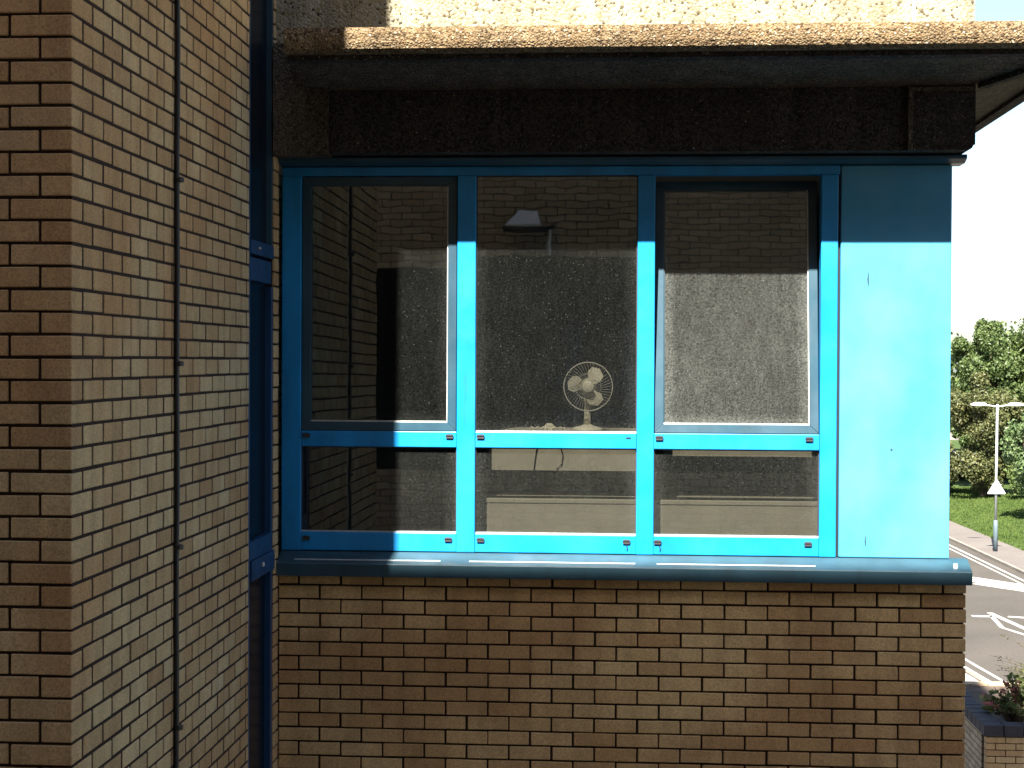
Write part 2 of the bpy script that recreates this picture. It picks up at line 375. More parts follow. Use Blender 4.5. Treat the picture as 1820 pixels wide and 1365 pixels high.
# block-paved footway along the near edge, laid block by block where it shows
fw = struct(strip([(at_y(near, y)-2.4, y) for y in ys], [(at_y(near, y)-.14, y) for y in ys], G+.05).build('footway', 'cobble'))
kb = MB()
for y0, y1 in zip(ys, ys[1:]):
    x0, x1 = at_y(near, y0), at_y(near, y1)
    kb.poly([(x0-.14, y0, G), (x1-.14, y1, G), (x1, y1, G), (x0, y0, G), (x0-.14, y0, G+.11), (x1-.14, y1, G+.11), (x1, y1, G+.11), (x0, y0, G+.11)],
            [(0, 1, 5, 4), (4, 5, 6, 7), (3, 2, 6, 7)])
struct(kb.build('near_kerb', 'kerb'))
slab = box(-.46, .46, -.29, .29, 0, .035).mesh('paving_slab'); slab.materials.append(M['cobble'])
for i in range(14):
    y = 42.6+.62*i
    for j in range(2):
        s = bpy.data.objects.new('paving_slab', slab); COL.objects.link(s); s.parent = fw; x = at_y(near, y)-.64-.95*j
        po = ORG[fw.name]; s.location = (x-po[0], y-po[1], G+.05-po[2]+random.uniform(0, .01)); s.rotation_euler.z = .12+random.uniform(-.02, .02)

# ------------------------------------------------------------------ brick building: left wing
WX, WY = -1.81, 5.11                     # side face and front face of the wing
wing = thing('brick_wing', 'tall buff brick wing with dark recessed joints filling the left edge', 'brick wall', (-3, 6.4, G))
box(-9, WX-.0022, WY+.009, 7.584, -2.42, 2.22).build('mortar_core', 'mortar', wing)
box(-9, WX-.30, 7.60, 14, -9, 8.5).build('inner_masonry', 'masonry', wing)
box(-9, WX, WY, 7.585, -9, -2.42).build('lower_brickwork', 'masonry', wing)
box(-9, WX, WY, 7.585, 2.22, 8.5).build('upper_brickwork', 'masonry', wing)
box(-9, -2.94, WY+.001, 5.2, -2.42, 2.22).build('end_brickwork', 'masonry', wing)
box(WX-.30, WX-.012, 8.133, 8.245, -9, 8.5).build('reveal_core', 'mortar', wing)
meshes = {}
def brick_mesh(dx, dy, dz, mat):
    key = (round(dx, 3), round(dy, 3), round(dz, 3), mat)
    if key not in meshes:
        b = .003; me = MB()
        x, y, z = dx/2, dy/2, dz/2
        bm = bmesh.new(); bmesh.ops.create_cube(bm, size=1); bmesh.ops.scale(bm, vec=(dx, dy, dz), verts=bm.verts)
        bmesh.ops.bevel(bm, geom=bm.edges[:], offset=b, segments=1, affect='EDGES')
        m = bpy.data.meshes.new('brick'); bm.to_mesh(m); bm.free(); m.materials.append(M[mat]); meshes[key] = m
    return meshes[key]
def lay(items, parent, limit, stuffname, mat='brick'):
    items.sort(key=lambda t: t[0]); po = ORG[parent.name]
    for i, (kk, c, d) in enumerate(items[:limit]):
        o = bpy.data.objects.new('brick', brick_mesh(*d, mat)); COL.objects.link(o); o.parent = parent
        o.location = (c[0]-po[0]+(random.uniform(-.002, .002) if mat == 'brick_w' else 0), c[1]-po[1], c[2]-po[2]+random.uniform(-.0012, .0012))
        o.rotation_euler = (random.uniform(-.005, .005), random.uniform(-.007, .007), random.uniform(-.004, .004)); o.scale = (random.uniform(.992, 1.004), 1, random.uniform(.97, 1.015)) if d[0] > d[1] else (1, random.uniform(.99, 1.004), random.uniform(.97, 1.015))
    if len(items) > limit:
        m = MB()
        for kk, c, d in items[limit:]:
            me = brick_mesh(*d, 'brick'); j = Matrix.Rotation(random.uniform(-.004, .004), 3, 'X') @ Matrix.Rotation(random.uniform(-.004, .004), 3, 'Y')
            m.poly([tuple((j @ v.co)+Vector(c)) for v in me.vertices], [tuple(p.vertices) for p in me.polygons])
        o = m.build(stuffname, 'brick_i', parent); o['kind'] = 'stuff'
DZ, J = .075, .0095
PF, PS = .2143, .2105                    # brick pitch on the front and on the side
items = []; hb = DZ-J; JS = .016
for i in range(-31, 15+15):
    zt = 1.127 - DZ*(14-i) if False else .002 + DZ*i        # bed joint heights
    z = zt + DZ/2; jit = lambda: random.uniform(-.0015, .0015)
    rowA = (i % 2 == 0)
    dist = lambda x, y: (math.hypot(x, y)+abs(z)*.4) + (50 if abs(z)*2830/math.hypot(x, y) > 720 else 0)
    if rowA:      # corner brick lies along the front
        cx0, sy0 = WX-(PF-J), WY+PF/2-J/2
        items.append((0+abs(z)*.01, ((WX+cx0)/2, (WY+sy0)/2, z), (WX-cx0, sy0-WY, hb)))
    else:
        cx0, sy0 = WX-(PF/2-J/2), WY+(PS-J)
        items.append((0+abs(z)*.01, ((WX+cx0)/2, (WY+sy0)/2, z), (WX-cx0, sy0-WY, hb)))
    x = cx0-J
    while x > -2.9:
        x1 = max(x-(PF-J), -2.93); e = jit()
        if x-x1 > .03: items.append((dist((x+x1)/2, WY), ((x+x1)/2, WY+.05+e, z), (x-x1, .10, hb)))
        x = x1-J
    y = sy0+JS
    while y < 7.57:
        y1 = min(y+PS-JS, 7.583); e = jit()
        if y1-y > .02: items.append((dist(WX, (y+y1)/2)+ (y-WY)*2, (WX-.05+e, (y+y1)/2, z), (.10, y1-y, hb)))
        y = y1+JS
    e = jit()     # narrow return between the side window and the facade
    items.append((99, (WX-.05+e, 8.19, z), (.10, .108, hb)))
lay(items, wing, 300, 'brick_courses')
# movement joint behind the lightning cable
box(WX-.004, WX+.0022, 6.312, 6.330, -2.4, 2.2).build('sealant_joint', 'galv', wing)
cab = thing('lightning_cable', 'thin dark cable clipped vertically down the shaded brick side wall', 'cable', (WX+.012, 6.300, -2.4))
pts = [(WX+.012+.0015*math.sin(i*1.7), 6.300+.003*math.sin(i*.9), -2.4+.23*i) for i in range(21)]
MB().tube(pts, .011, 8).build('cable_core', 'rubber', cab, smooth=True)
for zc in (.72, -.02, -.76, -1.49, 1.46):
    MB().lathe([(.002, -.012), (.020, -.010), (.021, .006), (.012, .011)], (WX+.018, 6.306, zc), 'z', 12).build('cable_clip', 'rubber', cab)

# narrow side window in the wing's flank
sw = thing('side_window', 'narrow tall dark window with navy frame beside the brick flank', 'window', (WX, 7.86, -9))
box(WX-.24, WX-.05, 7.60, 8.133, -9, 8.5).build('dark_backing', 'wglass', sw)
X0, X1 = WX-.048, WX-.006
box(X0, X1, 7.588, 7.632, -2.6, 2.4).build('jamb', 'navy', sw); box(X0, X1, 8.085, 8.132, -2.6, .37).build('jamb', 'navy', sw)
box(X0, X1+.004, 7.633, 8.131, .515, .582).build('transom', 'navy', sw); box(X0, X1+.001, 7.633, 8.084, .385, .497).build('transom', 'navy', sw)
box(X0, X1+.001, 7.633, 8.084, -.985, -.895).build('transom', 'navy', sw); box(X0, X1+.012, 7.633, 8.131, -1.085, -.988).build('transom', 'navy', sw)
box(X0, X1-.012, 8.087, 8.131, -2.6, -1.09).build('jamb', 'navy', sw)
box(X0, X1-.002, 8.104, 8.132, .583, 2.4).build('jamb', 'sash', sw)
box(X0+.005, X0+.012, 7.633, 8.103, .583, 2.4).build('pane', 'dglass', sw); box(X0+.005, X0+.012, 7.633, 8.084, -.894, .384).build('pane', 'dglass', sw)
box(X0+.005, X0+.012, 7.633, 8.086, -2.6, -1.086).build('pane', 'dglass', sw)
MB().lathe([(.001, -.006), (.008, -.004), (.008, .004), (.002, .007)], (X1+.006, 7.80, .548), 'z', 10).build('screw_cap', 'galv', sw)
MB().lathe([(.001, -.012), (.008, -.008), (.008, .008), (.002, .012)], (X1+.014, 7.86, -1.03), 'z', 10).build('screw_cap', 'galv', sw)

# ------------------------------------------------------------------ brick wall under the window band
FY = 8.25; FL, FR = WX+.002, 1.745
sp = thing('spandrel_wall', 'buff brick wall with dark joints below the blue sill', 'brick wall', (0, FY, G))
box(FL, FR-.012, FY+.012, FY+.17, -2.58, -1.10).build('mortar_core', 'mortar', sp)
box(FL, FR, FY, FY+.17, -9, -2.58).build('lower_brickwork', 'masonry', sp)
PW = (FR-FL)/16; items = []
for i in range(19):
    zt = -1.105 - DZ*i; z = zt-DZ/2; x = FL; first = (i % 2 == 0); n = 0
    while x < FR-.02:
        L = (PW/2 if (first and n == 0) else PW); x1 = min(x+L, FR); e = random.uniform(-.002, .0015)
        items.append((i*.1+abs(x)*.01, ((x+x1-J)/2 if x1 < FR-.01 else (x+x1)/2, FY+.05-e, z-J/2), ((x1-x-J) if x1 < FR-.01 else x1-x, .10, hb)))
        x = x1; n += 1
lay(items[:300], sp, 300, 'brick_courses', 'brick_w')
# right flank of the building and the floors above and below the room
mass = thing('building_block', 'rear of the brick building behind the blue window band', 'building', (0, 11, G))
box(1.56, 1.662, FY+.17, 14, -9, 1.05).build('flank_wall', 'masonry', mass)
box(WX-.012, 1.66, FY+.17, 14, -9, -2.1).build('lower_storeys', 'masonry', mass)
box(WX-.012, 1.743, 8.42, 14, 1.62, 4.99).build('upper_storey', 'masonry', mass)
box(WX-.012, 2.5, 7.5, 14, 5.0, 9.6).build('shade_storey', 'masonry', mass)  # unseen jettied storey, added so its shadow falls across the planter
# upper wall of pale aggregate, with a sealed joint
up = thing('upper_wall', 'sunlit pale aggregate wall panel rising above the concrete ledge', 'wall', (0, 8.3, 1.45))
box(WX, 1.436, 8.16, 8.418, 1.45, 4.99).build('wall_panel', 'aggw', up); box(1.452, 1.744, 8.163, 8.418, 1.45, 4.99).build('wall_panel', 'aggw', up)
box(1.438, 1.450, 8.172, 8.40, 1.45, 4.98).build('joint_seal', 'lantern', up)

# ------------------------------------------------------------------ concrete canopy that turns the corner
BY, BX = 8.10, 1.735                    # beam planes on the front and on the flank
can = thing('concrete_canopy', 'projecting exposed aggregate concrete ledge above the windows, turning the corner', 'canopy', (0, 7.9, 1.05))
CL = -1.64
def ring(prof, mat, name):               # profile (outward, z): along the front, mitred, then back along the flank
    m = MB(); n = len(prof); a = [(CL, BY-o, z) for o, z in prof]; b = [(BX+o, BY-o, z) for o, z in prof]; c = [(BX+o, 14, z) for o, z in prof]
    f = [tuple(range(n)), tuple(range(3*n-1, 2*n-1, -1))]
    for s in (0, n):
        f += [(s+i, s+i+n, s+(i+1) % n+n, s+(i+1) % n) for i in range(n)]
    return m.poly(a+b+c, f).build(name, mat, can)
ring([(.536, 1.587), (.541, 1.56), (.538, 1.515), (.528, 1.487), (.505, 1.472), (.425, 1.470), (.425, 1.582)], 'agg', 'lip')
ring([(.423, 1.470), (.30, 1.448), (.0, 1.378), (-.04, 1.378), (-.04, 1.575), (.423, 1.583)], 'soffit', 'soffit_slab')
ring([(.462, 1.4695), (.460, 1.446), (.395, 1.443), (.395, 1.466)], 'beam', 'shade_drip_strip')  # drip edge in dark concrete, painting in the shade under the lip
# hip rib along the mitre
hp = MB(); d = .016
for (o0, z0), (o1, z1) in [((.02, 1.380), (.42, 1.466))]:
    p0 = Vector((BX+o0, BY-o0, z0)); p1 = Vector((BX+o1, BY-o1, z1)); s_ = Vector((d, d, 0))
    hp.poly([p0-s_, p0+s_, p1+s_, p1-s_, p0-s_-Vector((0, 0, .02)), p0+s_-Vector((0, 0, .02)), p1+s_-Vector((0, 0, .02)), p1-s_-Vector((0, 0, .02))],
            [(0, 1, 2, 3), (4, 7, 6, 5), (0, 4, 5, 1), (1, 5, 6, 2), (2, 6, 7, 3), (3, 7, 4, 0)])
hp.build('mitre_rib', 'beam', can)
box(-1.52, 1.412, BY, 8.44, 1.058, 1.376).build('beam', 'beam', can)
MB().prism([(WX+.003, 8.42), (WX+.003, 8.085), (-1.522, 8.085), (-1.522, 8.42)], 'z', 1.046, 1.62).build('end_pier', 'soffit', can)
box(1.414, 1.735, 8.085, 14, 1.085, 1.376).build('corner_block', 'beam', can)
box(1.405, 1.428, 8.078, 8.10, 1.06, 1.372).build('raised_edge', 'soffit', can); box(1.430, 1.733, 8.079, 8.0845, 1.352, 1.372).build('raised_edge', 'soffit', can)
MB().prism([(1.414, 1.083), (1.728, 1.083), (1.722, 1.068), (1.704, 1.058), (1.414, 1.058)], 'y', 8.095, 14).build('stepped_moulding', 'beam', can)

# ------------------------------------------------------------------ blue window band
WYF, WYB = 8.30, 8.385
Z0, Z1 = -1.010, 1.010
win = thing('window_band', 'blue framed window band of three bays with a plain blue end panel', 'window', (0, 8.34, -1.05))
MB().prism([(8.215, 1.052), (8.205, 1.044), (8.212, 1.030), (8.262, 1.013), (8.40, 1.013), (8.40, 1.055)], 'x', WX+.004, 1.722).build('head_flashing', 'sash', win)
box(WX+.004, 1.100, WYF, WYB, .964, Z1).build('head_rail', 'blue', win, bevel=.003)
XS = [(WX+.004, -1.703), (-.877, -.779), (.064, .154), (1.006, 1.092)]
for a, b in XS: box(a, b, WYF-.001, WYB-.001, Z0, .9635).build('mullion', 'blue', win, bevel=.004)
bays = [(-1.7025, -.8775), (-.7785, .0635), (.1545, 1.0055)]
for a, b in bays:
    box(a, b, WYF+.002, WYB-.003, -.459, -.377).build('transom', 'blue', win, bevel=.003)
    box(a, b, WYF+.002, WYB-.003, Z0+.002, -.911).build('bottom_rail', 'blue', win, bevel=.003)
# drain caps with little hoods
def cap(x, z, ang=0.):
    m = MB(); Yc = WYF+.002
    m.prism([(x-.018, z-.010), (x+.018, z-.010), (x+.020, z+.002), (x+.013, z+.012), (x-.013, z+.012), (x-.020, z+.002)], 'y', Yc-.009, Yc+.001)
    m.box(x-.020, x+.020, Yc-.013, Yc-.009, z+.004, z+.009); o = m.build('drain_cap', 'cap', win); return o
for x in (-1.672, -.913, -.750, .182, .953): cap(x, -.402)
for x in (-1.672, -.918, -.748, .015, .176, .950): cap(x, -.944)
box(.010, .034, WYF-.001, WYF+.0018, -.405, -.399).build('drain_slot', 'rubber', win)
for x, z in ((.014, -.958), (.185, -.960)):
    MB().tube([(x, WYF-.004, z), (x+.006, WYF-.006, z-.014), (x+.003, WYF-.003, z-.030)], .0022, 5).build('rust_drip', 'rubber', win)
# end panel with a joint
box(1.106, 1.668, WYF+.003, WYB, Z0, Z1).build('end_panel', 'panel', win, bevel=.006)
box(1.0935, 1.1045, WYF+.022, WYB, Z0, Z1).build('joint_gasket', 'rubber', win)
for x, z, w_, h_ in ((1.247, .425, .006, .040), (1.372, -.452, .008, .008), (1.243, -.925, .005, .030)):
    MB().prism([(x-w_, z), (x-w_*.3, z-h_), (x+w_*.8, z-h_*.6), (x+w_*.6, z+h_*.7), (x, z+h_)], 'y', WYF+.0018, WYF+.0035).build('scuff_mark', 'sill', win)
# panes
def pane(x0, x1, z0, z1, mat, y=8.328, parent=win):
    return box(x0, x1, y, y+.006, z0, z1).build('pane', mat, parent)
def beads(x0, x1, z0, z1, parent, y=8.318, t=.007):
    box(x0, x1, y, y+.009, z0, z0+t).build('glazing_bead', 'alu_highlight', parent)  # pale bottom bead carries the edge highlight in its colour
    box(x0, x0+t*.6, y+.001, y+.009, z0+t+.0005, z1-t).build('glazing_bead', 'cap', parent)
    box(x1-t*.6, x1, y+.001, y+.009, z0+t+.0005, z1-t).build('glazing_bead', 'cap', parent)
    box(x0, x1, y, y+.009, z1-t*.9, z1).build('glazing_bead', 'cap', parent)
for (a, b), mt in zip(bays, ('glass4', 'glass4', 'glass4')):
    pane(a, b, -.911, -.459, mt); beads(a, b, -.911, -.459, win)
pane(-.7785, .0635, -.377, .964, 'glass2'); beads(-.7785, .0635, -.377, .964, win)
def sash(x0, x1, z0, z1, mat, tilt, wd=.046):
    ob = bpy.data.objects.new('opening_sash', None); COL.objects.link(ob); ob.parent = win
    oy = 8.305; po = ORG[win.name]; ob.location = (0-po[0], oy-po[1], z0-po[2]); ORG[ob.name] = (0, oy, z0)
    ob.empty_display_size = .1
    Ya, Yb = oy, oy+.055
    MB().prism([(x0, z0), (x1, z0), (x1-wd, z0+wd), (x0+wd, z0+wd)], 'y', Ya, Yb).build('sash_rail', 'sash', ob, bevel=.002)
    MB().prism([(x0, z1), (x1, z1), (x1-wd, z1-wd), (x0+wd, z1-wd)], 'y', Ya, Yb).build('sash_rail', 'sash', ob, bevel=.002)
    MB().prism([(x0, z0+.0006), (x0+wd-.0006, z0+wd), (x0+wd-.0006, z1-wd), (x0, z1-.0006)], 'y', Ya+.0005, Yb).build('sash_stile', 'sash', ob, bevel=.002)
    MB().prism([(x1, z0+.0006), (x1-wd+.0006, z0+wd), (x1-wd+.0006, z1-wd), (x1, z1-.0006)], 'y', Ya+.0005, Yb).build('sash_stile', 'sash', ob, bevel=.002)
    a, b, c, d2 = x0+wd, x1-wd, z0+wd, z1-wd
    box(a, b, oy+.020, oy+.026, c, d2).build('pane', mat, ob)
    box(a, b, oy+.008, oy+.019, c, c+.007).build('glazing_bead', 'alu_highlight', ob)  # bottom bead, kept pale to paint in the sash edge highlight
    box(b-.005, b, oy+.008, oy+.019, c+.0075, d2).build('glazing_bead', 'alu_highlight', ob)
    box(a, a+.004, oy+.008, oy+.019, c+.0075, d2).build('glazing_bead', 'sash', ob)
    ob.rotation_euler.x = -tilt
    return ob
sash(-1.699, -.881, -.374, .960, 'glass1', R(0.4))
sash(.158, 1.002, -.374, .958, 'glass3', R(7.2))
# sill: folded metal with rolled nose, and pale strips painting in its highlight lines
sill = tag(MB().prism([(8.36, -1.012), (8.300, -1.013), (8.225, -1.046), (8.190, -1.061), (8.186, -1.066), (8.186, -1.130), (8.196, -1.130), (8.205, -1.098), (8.36, -1.098)], 'x', WX+.003, 1.762)
           .build('window_sill', 'sill', bevel=.0015), 'dark blue folded metal sill along the foot of the window band', 'window sill')
for a, b in ((-.80, .06), (.17, .98), (-1.72, -.95)):
    MB().poly([(a, 8.2235, -1.0455), (b, 8.2235, -1.0455), (b, 8.213, -1.0495), (a, 8.213, -1.0495), (a, 8.2235, -1.0435), (b, 8.2235, -1.0435), (b, 8.213, -1.0475), (a, 8.213, -1.0475)],
              [(0, 1, 2, 3), (4, 7, 6, 5), (0, 4, 5, 1), (2, 6, 7, 3), (0, 3, 7, 4), (1, 5, 6, 2)]).build('highlight_strip', 'alu_highlight', sill)
MB().lathe([(.001, .010), (.010, .008), (.011, .0), (.011, -.02)], (1.685, 8.225, -1.034), 'z', 10).build('bolt_head', 'lantern', sill)

# ------------------------------------------------------------------ the room behind the glass
struct(box(-1.74, 1.64, 8.43, 12.6, -2.08, -2.0).build('room_floor', 'carpet'))
struct(box(-1.79, 1.65, 8.445, 12.72, 1.052, 1.14).build('room_ceiling', 'room'))
struct(box(-1.79, 1.65, 12.6, 12.7, -2.08, 1.05).build('room_wall', 'room'))
struct(box(-1.805, -1.745, 8.39, 12.59, -2.0, 1.05).build('room_wall', 'room'))
struct(box(1.60, 1.655, 8.39, 12.59, -2.0, 1.05).build('room_wall', 'room'))
struct(box(-1.74, 1.595, 8.422, 8.44, -1.99, -1.02).build('room_wall', 'room'))
def desk(x0, x1, drop, label):
    t = thing('desk', label, 'desk', ((x0+x1)/2, 8.92, -2.0), 'desks behind the glass')
    box(x0, x1, 8.60, 9.25, -.412, -.386).build('desk_top', 'board', t, bevel=.004)
    box(x0+.01, x1-.01, 8.615, 8.633, drop, -.413).build('modesty_panel', 'board', t)
    for x in (x0+.02, x1-.05): box(x, x+.03, 9.0, 9.2, -2.0, -.413).build('leg', 'room', t)
    return t
desk(-.745, .10, -.597, 'cream desk behind the centre window with a desk fan on it')
desk(.20, 1.48, -.512, 'cream desk behind the right window with no fan on it')
lo = thing('low_cabinet', 'long low cream cabinet seen through the lower centre and right panes', 'cabinet', (.4, 8.75, -2.0))
box(-.735, 1.45, 8.50, 8.92, -.765, -.742).build('cabinet_top', 'board', lo, bevel=.003)
for a, b in ((-.733, 1.448),): box(a, b, 8.505, 8.525, -1.98, -.766).build('back_panel', 'board', lo)
box(-.73, 1.445, 8.526, 8.915, -2.0, -.766).build('carcass', 'board', lo)
# desk fan
fan = thing('desk_fan', 'small cream desk fan with wire cage standing behind the centre pane', 'fan', (-.195, 8.765, -.386))
fx, fy, fz = -.198, 8.70, -.143; FRD = .133
MB().lathe([(.085, 0), (.086, .010), (.075, .018), (.035, .028), (.022, .034)], (fx-.005, 8.765, -.386), 'z', 24).build('base', 'cream', fan, smooth=True)
MB().lathe([(.020, 0), (.019, .05), (.016, .11), (.018, .14), (.014, .155)], (fx-.005, 8.765, -.355), 'z', 14).build('stem', 'cream', fan, smooth=True)
MB().lathe([(.020, 0), (.044, .01), (.047, .05), (.038, .085), (.018, .10)], (fx, 8.745, fz), 'y', 18).build('motor_housing', 'cream', fan, smooth=True)
def ringm(m, r, y, t): m.tube([(fx+r*math.cos(a), fy+y, fz+r*math.sin(a)) for a in [2*math.pi*i/40 for i in range(41)]], t, 5, False)
for nm, y0, yb in (('front_grille', -.035, 0.), ('rear_grille', .045, .0)):
    g = MB(); ringm(g, FRD, 0 if y0 < 0 else .004, .0032)
    ringm(g, .07, y0*.8, .0012)
    for i in range(44):
        a = 2*math.pi*i/44
        g.tube([(fx+r*math.cos(a+sw_), fy+y, fz+r*math.sin(a+sw_)) for r, y, sw_ in ((.034, y0, 0), (.075, y0*.92, .08), (.115, y0*.6, .16), (FRD, 0 if y0 < 0 else .004, .2))], .0006, 4, False)
    g.build(nm, 'wire', fan)
MB().lathe([(.034, -.038), (.030, -.041), (.004, -.042)], (fx, fy, fz), 'y', 20).build('badge', 'cream', fan, smooth=True)
for ang in (62, 172, 302):
    b = MB(); P = []
    outl = [(.018, -.6), (.045, -.72), (.075, -.66), (.102, -.46), (.116, -.08), (.110, .30), (.085, .50), (.045, .50), (.018, .6)]
    for r, t in outl:
        a = R(ang)+t; P.append((fx+r*math.cos(a), fy+.004+.016*t, fz+r*math.sin(a)))
    n = len(P); P += [(x, y+.003, z) for x, y, z in P]
    b.poly(P, [tuple(range(n)), tuple(range(2*n-1, n-1, -1))]+[(i, i+n, (i+1) % n+n, (i+1) % n) for i in range(n)]); b.build('blade', 'cream', fan)
MB().lathe([(.026, -.012), (.028, .004), (.024, .016)], (fx, fy, fz), 'y', 16).build('hub', 'cream', fan, smooth=True)
# cables and a tangled plug beside the fan
plug = thing('plug_tangle', 'small tangle of cream cable and plug beside the desk fan', 'plug', (-.42, 8.70, -.386))
MB().tube([(-.52+.011*i, 8.70+.025*math.sin(i*1.9), -.380+.014*abs(math.sin(i*1.1))) for i in range(19)], .0055, 6).build('coil', 'cream', plug, smooth=True)
MB().prism([(-.435, -.386), (-.385, -.386), (-.380, -.362), (-.395, -.345), (-.425, -.345), (-.438, -.362)], 'y', 8.685, 8.73).build('plug_body', 'cream', plug, bevel=.005)
for nm, p, lb in (('hanging_cable', [(-.470, 8.603, -.384), (-.468, 8.607, -.46), (-.478, 8.607, -.52), (-.488, 8.608, -.60)], 'straighter dark cable hanging over the cream desk panel'),
                  ('hanging_cable', [(-.355, 8.603, -.384), (-.345, 8.607, -.46), (-.330, 8.607, -.51), (-.335, 8.607, -.56), (-.365, 8.608, -.59)], 'looping dark cable hanging over the cream desk panel')):
    tag(MB().tube(p, .0035, 6).build(nm, 'rubber', smooth=True), lb, 'cable', 'cables over the desk edge')
# ------------------------------------------------------------------ the building the photographer leans out of (seen in the panes; its roof shades the foot of the facade)
ob = thing('opposite_building', 'shaded buff brick building mirrored in the window panes', 'building', (-3, -3.5, G))
TOP = 9.42
def wallbox(*a): box(*a).build('wall', 'masonry', ob)
wallbox(-14, -4.2, -1.0, -.60, -9, TOP-.002); wallbox(1.9, 12.0, -1.0, -.60, -9, TOP-.002); wallbox(-4.2, 1.9, -1.0, -.60, -9, -1.2); wallbox(-4.2, 1.9, -1.0, -.60, 1.12, TOP-.002)
box(-14, 12, -6, -1.0, -9, TOP-.4).build('rear_block', 'masonry', ob)
box(-14, 12, -1.0, -.57, TOP-.001, TOP+.06).build('roof_coping', 'beam', ob)
for i, x in enumerate((-4.2, -2.7, -1.2, .35)):
    f = box(x, x+.08, -.86, -.70, -1.2, 1.12).build('window_frame', 'wglass', ob)
    pw = 1.42 if i < 3 else 1.46
    box(x+.081, x+.08+pw, -.80, -.79, -1.19, 1.11).build('window_pane', 'wglass', ob)
box(2.9, 3.12, -.60, -.48, -9, TOP-.1).build('downpipe_casing', 'beam', ob)

wlx, wlz = -1.06, 1.44
wl_ = thing('wall_light', 'pale flood light on a bracket mirrored in the top of the centre pane', 'wall light', (wlx, -.598, wlz))
MB().poly([(wlx-.20, -.20, wlz), (wlx+.17, -.20, wlz+.01), (wlx+.13, -.42, wlz+.17), (wlx-.09, -.42, wlz+.16), (wlx-.20, -.21, wlz-.02), (wlx+.17, -.21, wlz-.01), (wlx+.13, -.43, wlz+.15), (wlx-.09, -.43, wlz+.14)],
          [(0, 1, 2, 3), (4, 7, 6, 5), (0, 4, 5, 1), (1, 5, 6, 2), (2, 6, 7, 3), (3, 7, 4, 0)]).build('lens_cover', 'lantern', wl_)
box(wlx-.24, wlx+.22, -.44, -.19, wlz-.07, wlz-.022).build('housing', 'rubber', wl_)
MB().tube([(wlx+.20, -.30, wlz-.04), (wlx+.27, -.40, wlz-.02), (wlx+.27, -.598, wlz+.02)], .025, 8).build('bracket', 'rubber', wl_)
MB().tube([(wlx+.25, -.45, wlz-.05), (wlx+.25, -.45, wlz-.32)], .012, 6).build('conduit', 'lantern', wl_)
# ------------------------------------------------------------------ planter with shrubs
PX, PY, PZ = 4.085, 18.3, -4.11
pt = thing('brick_planter', 'raised brick planter with dark coping at the lower right corner', 'planter', (PX+1.8, PY+1.6, G))
WT = .20
box(PX+.035, PX+3.8, PY+.035, PY+.22, -9, PZ-.13).build('mortar_core', 'mortar', pt)
box(PX+.02, PX+.20, PY+.221, PY+3.2, -9, PZ-.13).build('side_wall', 'masonry', pt)
box(PX+.20, PX+3.8, PY+3.0, PY+3.19, -9, PZ-.13).build('back_wall', 'masonry', pt)
box(PX+3.62, PX+3.8, PY+.221, PY+3.0, -9, PZ-.13).build('side_wall', 'masonry', pt)
box(PX+.201, PX+3.62, PY+.221, PY+3.0, -9, PZ-.15).build('soil', 'soil', pt)
po = ORG[pt.name]
for i in range(12):
    z = PZ-.132-.075*i-.0375; x = PX+.02; n = 0
    while x < PX+2.2:
        L = .1125 if (i % 2 and n == 0) else .225
        o = bpy.data.objects.new('brick', brick_mesh(L-.01, .10, .065, 'brick')); COL.objects.link(o); o.parent = pt
        o.location = (x+L/2-po[0], PY+.07-po[1]+random.uniform(-.002, .002), z-po[2]); x += L; n += 1
box(PX+.02, PX+3.8, PY+.02, PY+.2, -9, PZ-.132-.9).build('lower_brickwork', 'masonry', pt)
def cop(x0, x1, y0, y1): box(x0, x1, y0, y1, PZ-.13, PZ+random.uniform(-.003, .003)).build('coping_brick', 'coping', pt, bevel=.012)
x = PX
while x < PX+2.6: cop(x, x+.215, PY, PY+.215); x += .224
y = PY+.224
while y < PY+3.1: cop(PX, PX+.215, y, y+.215); y += .224
def shrub(x, y, z, w_, h_, n, label, mat, redn, ls=.085):
    t = thing('photinia_shrub', label, 'shrub', (x, y, z), 'shrubs in the planter')
    st = MB(); lf = MB(); rd = MB()
    for i in range(n):
        a = random.uniform(0, 6.28); q = random.random()**.6; tip = Vector((x+w_*q*math.cos(a), y+w_*q*math.sin(a)*.8, z+h_*(1-.55*q*q)*random.uniform(.55, 1.05)))
        base = Vector((x+.15*w_*math.cos(a), y+.15*w_*math.sin(a), z-.02)); mid = (base+tip)/2+Vector((random.uniform(-.04, .04), random.uniform(-.04, .04), .05))
        st.tube([base, mid, tip], [.007, .005, .003], 5)
        isr = i < redn
        for j in range(random.randint(9, 14)):
            u = random.uniform(.45, 1.0); c = base.lerp(mid, u*2) if u < .5 else mid.lerp(tip, u*2-1)
            d_ = Vector((random.gauss(0, 1), random.gauss(0, 1), random.uniform(-.2, 1.0))).normalized(); s_ = d_.cross(Vector((random.gauss(0, 1), random.gauss(0, 1), random.gauss(0, 1)))).normalized()
            L = ls*random.uniform(.7, 1.25); W_ = L*.24; nn = d_.cross(s_)*L*.10
            (rd if isr and u > .62 else lf).poly([c, c+d_*L*.45+s_*W_+nn, c+d_*L, c+d_*L*.45-s_*W_+nn, c+d_*L*.45], [(0, 1, 4), (1, 2, 4), (2, 3, 4), (3, 0, 4)])
    st.build('stems', 'bark', t); lf.build('foliage', mat, t)
    if rd.v: rd.build('young_leaves', 'leafR', t)
shrub(4.66, 18.98, PZ-.15, .46, .62, 85, 'green photinia shrub nearest the planter corner with a few pink tips', 'leafP', 9)
shrub(5.10, 19.25, PZ-.15, .52, .86, 95, 'taller photinia shrub with pink young leaves at the picture edge', 'leafP', 22)
